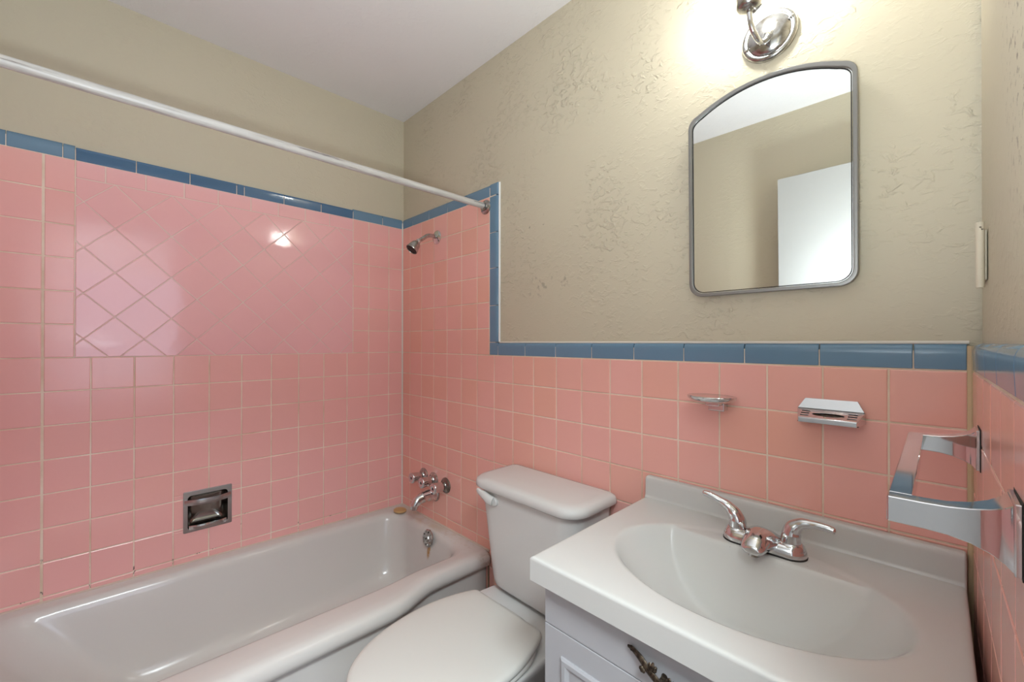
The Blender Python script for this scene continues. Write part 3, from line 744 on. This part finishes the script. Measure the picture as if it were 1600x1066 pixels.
def lidring(s, z, d=0.0):
    pts = []
    base = [(0.128, -0.263), (0.142, -0.267), (0.153, -0.282), (0.170, -0.325), (0.1855, -0.385), (0.1915, -0.45), (0.188, -0.52), (0.174, -0.59), (0.148, -0.655), (0.108, -0.707), (0.058, -0.735), (0.0, -0.744)]
    P_ = [Vector((a, b, 0)) for a, b in base]
    prof = []
    for i in range(len(P_)-1):
        p0 = P_[max(i-1, 0)]; p1 = P_[i]; p2 = P_[i+1]; p3 = P_[i+2] if i+2 < len(P_) else Vector((-P_[-2].x, P_[-2].y, 0))
        for k in range(5):
            tt = k/5; q = 0.5*((2*p1)+(p2-p0)*tt+(2*p0-5*p1+4*p2-p3)*tt*tt+(3*p1-p0-3*p2+p3)*tt**3); prof.append((q.x, q.y))
    full = prof + [(0.0, -0.744)] + [(-a, b) for a, b in prof[::-1]]
    cy = -0.50
    return [Vector((TX + a*(1-d/0.19) , cy+(b-cy)*(1-d/0.24), z)) for a, b in full]
ll = MB().rings([lidring(1, 0.4145, 0.010), lidring(1, 0.4150, 0.002), lidring(1, 0.420, 0.0), lidring(1, 0.4275, 0.0015), lidring(1, 0.4325, 0.006), lidring(1, 0.4355, 0.016), lidring(1, 0.4375, 0.040), lidring(1, 0.4385, 0.09), lidring(1, 0.439, 0.15)])
part('seat_lid', ll.mesh(), SEATW, to, 60)
for sx in (-0.075, 0.075):
    part('hinge', MB().rings([loop(0.045, 0.026, 0.010, z, -0.246, cx=TX+sx) for z in (0.393, 0.402)] + [loop(0.040, 0.020, 0.009, 0.405, -0.246, cx=TX+sx)]).mesh(), SEATW, to)

# ------------------------------------------------------------------ vanity
VX0, VX1, VY = 1.433, 2.040, -0.488
va = empty('vanity_cabinet', (1.74, -0.24, 0), 'white painted vanity cabinet with routed door panels under the sink', 'cabinet')
mb = MB(); mb.box((VX0, VY+0.018, 0.09), (VX0+0.016, -0.003, 0.7455)); mb.box((VX1-0.016, VY+0.018, 0.09), (VX1, -0.003, 0.7455)); mb.box((VX0+0.016, VY+0.018, 0.09), (VX1-0.016, -0.003, 0.106)); mb.box((VX0+0.016, VY+0.018, 0.106), (VX1-0.016, VY+0.030, 0.735)); mb.box((VX0+0.016, -0.012, 0.106), (VX1-0.016, -0.003, 0.7)); mb.box((VX0+0.01, VY+0.07, 0.0), (VX1-0.01, -0.02, 0.09))
part('body', bevelled(mb, 0.002, 2), CABPAINT, va)
mb = MB().box((VX0, VY, 0.6605), (VX1, VY+0.0175, 0.7450))
df = part('drawer_front', bevelled(mb, 0.0018, 3), CABPAINT, va)
half = (VX0+VX1)/2
for a, b in ((VX0, half-0.0015), (half+0.0015, VX1)):
    mb = MB().box((a, VY, 0.095), (b, VY+0.0175, 0.6592))
    d = part('door', bevelled(mb, 0.0018, 3), CABPAINT, va)
    x0, x1, z0, z1 = a+0.045, b-0.045, 0.145, 0.612
    def fr(i, y): return [Vector((x0+i, y, z0+i)), Vector((x1-i, y, z0+i)), Vector((x1-i, y, z1-i)), Vector((x0+i, y, z1-i))]
    pm = MB().rings([fr(0, VY+0.001), fr(0, VY-0.0035), fr(0.004, VY-0.0065), fr(0.012, VY-0.0065), fr(0.020, VY-0.0015), fr(0.045, VY-0.0065)]).mesh()
    part('raised_panel', pm, CABPAINT, d, 25)
# ornate bronze pull on the drawer front, leaves along an S-curved stem
HXc = 1.738
stem = MB()
def both(pts, rad, asp=1.0, sub=5):
    for s in (1, -1):
        stem.sweep([(HXc+s*(x), VY-0.003-y, z) for x, y, z in pts], rad, 10, sub, ref=(0, 1, 0), asp=asp)
both([(-0.109, 0.002, 0.7130), (-0.098, 0.004, 0.7135), (-0.082, 0.007, 0.7080), (-0.070, 0.010, 0.7010), (-0.052, 0.014, 0.6935), (-0.030, 0.018, 0.6880), (0.0, 0.019, 0.6860)], [0.0026, 0.0048, 0.0062, 0.0066, 0.0064, 0.0058, 0.0062], [0.55]*7)
hn = part('handle', stem.mesh(), BRONZE, df, 50)
lv = MB()
def leaf(x, z, dx, dz, L_, wd, y=0.010):
    for s in (1, -1):
        p = Vector((HXc+s*x, VY-0.003-y, z)); d = Vector((s*dx, 0, dz)).normalized()
        for k in (-1, 0, 1):
            dd = (d + Vector((-d.z, 0, d.x))*0.45*k*s).normalized()
            lv.sweep([p, p+dd*L_*0.5+Vector((0, -0.003, 0)), p+dd*L_*(1-0.12*abs(k))+Vector((0, -0.001, 0))], [wd*0.7, wd*1.35, wd*0.5], 8, 4, ref=(0, 1, 0), asp=0.6)
leaf(-0.074, 0.700, -0.5, -0.9, 0.012, 0.0028); leaf(-0.060, 0.699, 0.15, 1, 0.017, 0.0034); leaf(-0.050, 0.692, -0.1, -1, 0.012, 0.003)
leaf(-0.024, 0.690, -0.25, 1, 0.020, 0.0042, 0.014); leaf(-0.010, 0.688, 0.35, 1, 0.020, 0.0042, 0.016); leaf(-0.030, 0.686, -0.4, -1, 0.014, 0.0034, 0.014)
leaf(-0.096, 0.713, -0.9, 0.45, 0.009, 0.002, 0.003); leaf(-0.002, 0.684, 0.0, -1, 0.018, 0.004, 0.016)
part('leaf_ornament', lv.mesh(), BRONZE, hn, 50)
for sx in (-1, 1):
    part('mounting_post', MB().lathe([(0.006, -0.001), (0.004, 0.004), (0.004, 0.016)], (HXc+sx*0.045, VY, 0.692), (0, -1, 0), 12).mesh(), BRONZE, hn)

# sink top: one casting with integral bowl and backsplash
st = empty('washbasin', (1.73, -0.25, 0.746), 'white cultured marble sink top with oval integral bowl and backsplash', 'sink')
SX0, SX1, SY0, SY1, SZ = 1.412, 2.044, -0.511, -0.003, 0.796
def softmin(a, b, k): return 0.5*(a+b-math.sqrt((a-b)**2+k*k))
def sink_h(x, y):
    e = math.hypot((x-1.738)/0.249, (y+0.270)/0.177)
    s = 1-e**2.5; dep = 0.135*0.5*(s+math.sqrt(s*s+0.0012)) - 0.0002
    q = (-0.152-y)
    lim = 0.0030 + 0.5*(q*1.45+math.sqrt((q*1.45)**2+0.00001))
    if e > 1.25: dep = 0
    dep = softmin(dep, lim, 0.0025 + 0.06*max(q, 0)) if dep > 0 else 0
    h = -max(dep, 0)
    r = 0.007
    dist = min(x-SX0, SX1-x, y-SY0)
    if dist < r: h -= r - math.sqrt(max(r*r-(r-dist)**2, 0))
    # dished deck around the cove of the splash
    return SZ + h
rr_ = [0, 0.0006, 0.0018, 0.0036, 0.007]
def spaced(a, b, n, lo=True, hi=True):
    o = [a+q for q in rr_] if lo else [a]; e_ = [b-q for q in rr_[::-1]] if hi else [b]
    s, t_ = o[-1], e_[0]
    return o + [s+(t_-s)*i/n for i in range(1, n)] + e_
xs = spaced(SX0, SX1, 120); ys = spaced(SY0, -0.028, 100, True, False)
vs = [(x, y, sink_h(x, y)) for y in ys for x in xs]; nx = len(xs); ny = len(ys)
fs = [(j*nx+i, j*nx+i+1, (j+1)*nx+i+1, (j+1)*nx+i) for j in range(ny-1) for i in range(nx-1)]
# skirt
per = [j*nx for j in range(ny-1, -1, -1)] + list(range(1, nx)) + [j*nx+nx-1 for j in range(1, ny)]
k0 = len(vs)
for i in per: vs.append((vs[i][0], vs[i][1], 0.747))
k1 = len(vs)
for i in per:
    x, y, _ = vs[i]; vs.append((min(max(x, SX0+0.012), SX1-0.012), max(y, SY0+0.012), 0.746))
for a in range(len(per)-1):
    fs.append((per[a], per[a+1], k0+a+1, k0+a)); fs.append((k0+a, k0+a+1, k1+a+1, k1+a))
mbs = MB().add(vs, fs)
# backsplash profile (y, z) with a cove, swept along x, ends rounded
pr = [(-0.0295, SZ-0.001), (-0.0265, SZ+0.0022), (-0.0245, SZ+0.008), (-0.0235, 0.842), (-0.0225, 0.850), (-0.0195, 0.8535), (-0.0150, 0.8545), (-0.0035, 0.8545), (-0.0035, 0.747), (-0.0295, 0.747)]
rings_ = []
for x, ins in ((SX0, 0.003), (SX0+0.001, 0.0012), (SX0+0.003, 0.0), (1.6, 0.0), (1.85, 0.0), (SX1-0.004, 0.0), (SX1-0.001, 0.002), (SX1, 0.005)):
    rings_.append([Vector((x, min(y+ins if y < -0.01 else y, -0.0035), z-ins if z > 0.83 else z)) for y, z in pr])
mbs.rings(rings_)
part('bowl', mbs.mesh(), SINKW, st, 50)
part('drain', MB().lathe([(0.030, -0.002), (0.030, 0.002), (0.022, 0.0035), (0.018, 0.0015), (0.0, 0.002)], (1.738, -0.30, sink_h(1.738, -0.30)+0.001), (0, 0, 1), 28).mesh(), CHROME, st)

# faucet on the sink deck
FX, FY, FZ = 1.738, -0.110, 0.7935
fa = empty('sink_faucet', (FX, FY, FZ), 'chrome two-handle centerset faucet on the sink deck', 'faucet')
def stad(hl, hw, z, n=12, cy=FY):
    out = []
    for i in range(n+1): a = R(-90+180*i/n); out.append(Vector((FX+hl-hw+hw*math.cos(a), cy+hw*math.sin(a), z)))
    for i in range(1, 10): out.append(Vector((FX+(hl-hw)*(1-2*i/10), cy+hw, z)))
    for i in range(n+1): a = R(90+180*i/n); out.append(Vector((FX-hl+hw+hw*math.cos(a), cy+hw*math.sin(a), z)))
    for i in range(1, 10): out.append(Vector((FX-(hl-hw)*(1-2*i/10), cy-hw, z)))
    return out
part('gasket', MB().rings([stad(0.0815, 0.0305, FZ-0.001), stad(0.0815, 0.0305, FZ+0.0022)]).mesh(), BLACK, fa)
part('base', MB().rings([stad(0.0805, 0.0295, FZ+0.002), stad(0.0810, 0.0300, FZ+0.006), stad(0.0797, 0.0288, FZ+0.013), stad(0.0760, 0.0255, FZ+0.021), stad(0.0710, 0.0205, FZ+0.0255), stad(0.062, 0.012, FZ+0.0255)]).mesh(), CHROME, fa, 60)
for s, nm in ((-1, 'left'), (1, 'right')):
    hx = FX + s*0.052
    hub = part('hub', MB().lathe([(0.0265, 0.010), (0.0265, 0.016), (0.0245, 0.022), (0.0205, 0.027), (0.0185, 0.0285)], (hx, FY, FZ), (0, 0, 1), 32).mesh(), CHROME, fa, 60)
    if s < 0: pts = [(0, 0, 0.0280), (0, 0, 0.040), (-0.006, 0, 0.054), (-0.020, 0, 0.068), (-0.040, -0.002, 0.078), (-0.060, -0.004, 0.085), (-0.072, -0.005, 0.087)]
    else: pts = [(0, 0, 0.0280), (0, 0, 0.042), (0.004, 0, 0.057), (0.017, 0, 0.070), (0.038, -0.002, 0.0755), (0.060, -0.004, 0.0765), (0.073, -0.005, 0.075)]
    part('lever', MB().sweep([(hx+a, FY+b, FZ+c) for a, b, c in pts], [0.0185, 0.0180, 0.0155, 0.0115, 0.0085, 0.0075, 0.0066], 18, 6, ref=(0, 1, 0), asp=1.0).lathe([(0.0066, -0.001), (0.0050, 0.0025), (0.0, 0.0035)], (hx+pts[-1][0], FY+pts[-1][1], FZ+pts[-1][2]), (s, 0, -0.05), 18).mesh(), CHROME, fa, 60)
sec = []
for dy, wd, tp, bt in ((0.022, 0.030, 0.016, 0.004), (0.016, 0.037, 0.029, 0.004), (0.004, 0.0385, 0.040, 0.004), (-0.012, 0.0360, 0.0470, 0.003), (-0.030, 0.0315, 0.0500, 0.003), (-0.048, 0.0275, 0.0490, 0.005), (-0.064, 0.0250, 0.0440, 0.007), (-0.076, 0.0225, 0.0370, 0.009), (-0.084, 0.0185, 0.0300, 0.0115), (-0.0875, 0.0110, 0.0240, 0.015)):
    ring = []
    for i in range(32):
        a = 2*math.pi*i/32; c_, s_2 = math.cos(a), math.sin(a)
        e = 0.80
        ring.append(Vector((FX + wd*math.copysign(abs(c_)**e, c_)*(1.0-0.30*max(s_2, 0)), FY+dy, FZ + (tp+bt)/2 + (tp-bt)/2*math.copysign(abs(s_2)**0.9, s_2))))
    sec.append(ring)
part('spout', MB().rings(sec).mesh(), CHROME, fa, 60)
part('aerator', MB().lathe([(0.0105, 0), (0.0105, 0.006), (0.0085, 0.007), (0.0, 0.007)], (FX, FY-0.066, FZ+0.009), (0, -0.1, -1), 20).mesh(), CHROME_D, fa)

# ------------------------------------------------------------------ mirror
mi = empty('arched_mirror', (1.714, 0.012, 1.60), 'grey-framed arched-top wall mirror above the sink', 'mirror')
def mir_outline(ins, n=24):
    x0, x1, z0, z1, zt = 1.5365+ins, 1.8910-ins, 1.3625+ins, 1.8330-ins, 1.8800-ins
    r = 0.034 - ins*0.6; c = (x0+x1)/2; hw = (x1-x0)/2
    out = []
    for i in range(9): a = R(180+90*i/8); out.append((x0+r+r*math.cos(a), z0+r+r*math.sin(a)))
    for i in range(9): a = R(270+90*i/8); out.append((x1-r+r*math.cos(a), z0+r+r*math.sin(a)))
    # arch through (x1,z1),(c,zt)
    sag = zt-z1+0.004; Ra = (hw*hw+sag*sag)/(2*sag); cz = zt-Ra; a1 = math.asin(hw/Ra)
    rr2 = 0.020 - ins*0.5
    arc = [(c+Ra*math.sin(a1*(1-2*i/n)), cz+Ra*math.cos(a1*(1-2*i/n))) for i in range(n+1)]
    arc = [q for q in arc if x0+rr2*0.9 < q[0] < x1-rr2*0.9]
    def corner(s):
        ex = x1 if s > 0 else x0
        p0 = Vector((ex, z1-rr2)); p2 = Vector(arc[0] if s > 0 else arc[-1]); p1 = Vector((ex, z1+0.002))
        return [tuple(p0*(1-t)**2+p1*2*t*(1-t)+p2*t*t) for t in [i/6 for i in range(6)]]
    cs = corner(1); out += cs; out += arc
    out += corner(-1)[::-1]
    return out
# frame standing off the wall, face leaning forward a hair
MT = Matrix.Translation((1.714, -0.007, 1.362)) @ Matrix.Rotation(R(0.9), 4, 'X') @ Matrix.Translation((-1.714, 0, -1.362))
mwm = MT @ basis((0, 0, 0), (1, 0, 0), (0, 0, 1), (0, -1, 0))
me = plate(mir_outline(0), [mir_outline(0.0088)], 0.015, 0.0018, mwm); part('frame', me, FRAMEM, mi, 40)
me = plate(mir_outline(0.0080), [], 0.002, 0.0, mwm); me.transform(Matrix.Translation((0, -0.0020, 0))); part('glass', me, MIRROR, mi, 20)
me = plate(mir_outline(0.0100), [mir_outline(0.0118)], 0.0012, 0.0, mwm); me.transform(Matrix.Translation((0, -0.0038, 0))); part('gasket', me, BLACK, mi, 20)
mb = MB().box((1.56, -0.006, 1.39), (1.868, 0.0118, 1.81)); part('backing', mb.mesh(), BLACK, mi)

# ------------------------------------------------------------------ wall sconce
sc = empty('wall_sconce', (1.722, 0.012, 1.985), 'chrome wall sconce with a bare lit bulb above the mirror', 'lamp')
bz = Vector((1.722, 0.012, 1.986))
bp = part('back_plate', MB().lathe([(0.0575, 0.0), (0.0600, 0.003), (0.0600, 0.008), (0.0575, 0.0125), (0.0530, 0.0145), (0.0495, 0.0125), (0.0475, 0.0120), (0.0455, 0.0150), (0.040, 0.0190), (0.028, 0.0235), (0.014, 0.0255), (0.0, 0.026)], bz, (0, -1, 0), 56).mesh(), CHROME_D, sc, 60)
for a in (20, 200):
    part('screw', MB().lathe([(0.0045, 0.0), (0.0045, 0.004), (0.003, 0.006), (0, 0.0065)], bz + Vector((0.051*math.cos(R(a)), -0.013, 0.051*math.sin(R(a)))), (0, -1, 0), 12).mesh(), CHROME, bp)
part('arm', MB().sweep([(1.722, -0.010, 1.972), (1.722, -0.030, 1.955), (1.721, -0.055, 1.940), (1.719, -0.080, 1.938), (1.714, -0.098, 1.953), (1.711, -0.104, 1.978), (1.710, -0.104, 2.004)], [0.0085, 0.007, 0.006, 0.006, 0.006, 0.006, 0.0065], 14, 6, ref=(1, 0, 0)).mesh(), CHROME, sc, 60)
part('socket_cup', MB().lathe([(0.007, 0.0), (0.020, 0.003), (0.0265, 0.010), (0.0255, 0.020), (0.0265, 0.027), (0.0265, 0.042), (0.024, 0.043), (0.022, 0.038), (0.0, 0.038)], (1.710, -0.104, 1.992), (0, 0, 1), 32).mesh(), CHROME_D, sc, 60)
part('bulb', MB().lathe([(0.013, 0.034), (0.014, 0.045), (0.021, 0.060), (0.0285, 0.078), (0.030, 0.090), (0.0275, 0.104), (0.018, 0.116), (0.0, 0.120)], (1.710, -0.104, 2.000), (0, 0, 1), 32).mesh(), BULBM, sc, 60)

# ------------------------------------------------------------------ chrome holders on the wainscot
t = empty('tumbler_holder', (1.610, 0, 1.085), 'chrome oval tray holder on the pink tile below the mirror', 'holder')
part('mounting_block', bevelled(MB().box((1.590, -0.028, 1.066), (1.630, -0.0005, 1.094)), 0.003, 3), CHROME, t)
part('bracket', bevelled(MB().box((1.593, -0.055, 1.082), (1.627, -0.020, 1.0915)), 0.002, 2), CHROME, t)
part('tray', MB().rings([[Vector((1.605+a, -0.046+b, z)) for a, b in ell(rx, ry, n=48)] for rx, ry, z in ((0.036, 0.026, 1.0900), (0.0500, 0.0370, 1.0930), (0.0575, 0.0430, 1.0990), (0.0590, 0.0445, 1.1050), (0.0575, 0.0430, 1.1062), (0.0560, 0.0418, 1.1055), (0.030, 0.022, 1.1048), (0.001, 0.001, 1.1045))]).mesh(), CHROME, t, 40)

t = empty('toothbrush_holder', (1.842, 0, 1.09), 'chrome slotted toothbrush holder on the pink tile near the corner', 'holder')
# sloped back plate
bk = MB().rings([[Vector((x, y, z)) for x, y, z in ((1.795-0.0+o_, -0.0005, 1.1145), (1.889-o_, -0.0005, 1.1145), (1.901-o_, -0.0120, 1.0925), (1.783+o_, -0.0120, 1.0925))] for o_ in (0.0,)] +
                [[Vector((x, y-0.004, z+0.001)) for x, y, z in ((1.796, -0.0005, 1.1145), (1.888, -0.0005, 1.1145), (1.900, -0.0120, 1.0935), (1.784, -0.0120, 1.0935))]])
part('back_plate', bk.mesh(), BRUSHED, t, 20)
out = [(-0.0595, 0.022), (0.0595, 0.022), (0.0505, -0.020), (-0.0505, -0.020)][::-1]
holes = [ell(0.028, 0.0080, 0, -0.002, 28)]
for sx in (-1, 1):
    for yy in (0.010, 0.000, -0.010):
        c0 = sx*0.041; holes.append([(c0-0.0075, yy-0.0025), (c0+0.0075, yy-0.0025), (c0+0.0075, yy+0.0025), (c0-0.0075, yy+0.0025)])
_c, _s = math.cos(R(20)), math.sin(R(20))
mw = basis((1.842, -0.0345, 1.0845), (1, 0, 0), (0, _c, _s), (0, -_s, _c))
part('shelf', plate(out, holes, 0.003, 0.0004, mw), CHROME, t, 30)
part('front_lip', bevelled(MB().box((1.7915, -0.0570, 1.0680), (1.8925, -0.0535, 1.0785)), 0.0012, 2), CHROME, t)
for s in (-1, 1):
    xa = 1.842+s*0.0505; xb = 1.842+s*0.0595
    part('side_cheek', MB().rings([[Vector((xa+d, -0.055, 1.0685)), Vector((xa+d, -0.055, 1.0765)), Vector((xb+d, -0.0150, 1.0915)), Vector((xb+d, -0.0005, 1.0930)), Vector((xb+d, -0.0005, 1.0690))] for d in (0.0, -s*0.002)]).mesh(), CHROME, t, 20)
part('underside', MB().box((1.79, -0.052, 1.068), (1.894, -0.0005, 1.0695)).mesh(), DARKH, t)

# ------------------------------------------------------------------ towel bar on the right wall
t = empty('towel_bar', (XC, -0.37, 1.075), 'square chrome towel bar on two flared posts by the right edge', 'towel bar')
def post(yc, mat):
    """horizontal bracket from the wall to x=1.970, flaring into a square foot"""
    rs = []
    X = xwall(yc)
    for x, zh, yh, zc in ((X-0.0005, 0.0310, 0.028, 1.072), (X-0.005, 0.0310, 0.028, 1.072), (X-0.0055, 0.0290, 0.026, 1.072), (X-0.010, 0.0245, 0.0215, 1.072), (X-0.018, 0.0200, 0.0165, 1.072), (X-0.030, 0.0160, 0.0125, 1.072),
                          (X-0.045, 0.0135, 0.0105, 1.072), (X-0.060, 0.0128, 0.0100, 1.072), (1.9725, 0.0127, 0.0100, 1.072), (1.9710, 0.0118, 0.0092, 1.072)):
        rs.append([Vector((x, yc-yh, zc-zh)), Vector((x, yc+yh, zc-zh)), Vector((x, yc+yh, zc+zh)), Vector((x, yc-yh, zc+zh))])
    return bevelled(MB().rings(rs), 0.0008, 1, 50)
far_y, near_y = -0.145, -0.566
pf = part('post', post(far_y, CHROME), CHROME, t, 25); pn = part('post', post(near_y, SATIN), CHROME, t, 25)
part('bar', bevelled(MB().box((1.9715, near_y+0.009, 1.0655), (1.9900, far_y-0.009, 1.0850)), 0.0008, 1), CHROME, t, 25)
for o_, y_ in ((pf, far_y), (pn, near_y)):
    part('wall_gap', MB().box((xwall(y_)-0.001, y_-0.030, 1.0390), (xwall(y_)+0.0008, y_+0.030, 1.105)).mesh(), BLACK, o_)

# painted-over hinge near the right corner
t = empty('hinge', (XC+0.011, -0.10, 1.385), 'cream painted-over metal hinge on the right wall near the corner', 'hinge')
xw = xwall(-0.07)+0.0115
part('leaf', bevelled(MB().box((xw-0.004, -0.108, 1.345), (xw, -0.030, 1.428)), 0.001, 2), CREAM, t)
part('knuckle', MB().lathe([(0.0, -0.001), (0.005, 0.0), (0.0052, 0.004), (0.0052, 0.104), (0.005, 0.108), (0.0, 0.109)], (xw-0.008, -0.112, 1.332), (0, 0, 1), 16).mesh(), CREAM, t, 50)
for z in (1.36, 1.414):
    part('screw', MB().lathe([(0.004, 0.0), (0.003, 0.002), (0, 0.0025)], (xw-0.004, -0.05, z), (-1, 0, 0), 10).mesh(), DARKH, t)

for o in bpy.data.objects:
    if '_org' in o: del o['_org']
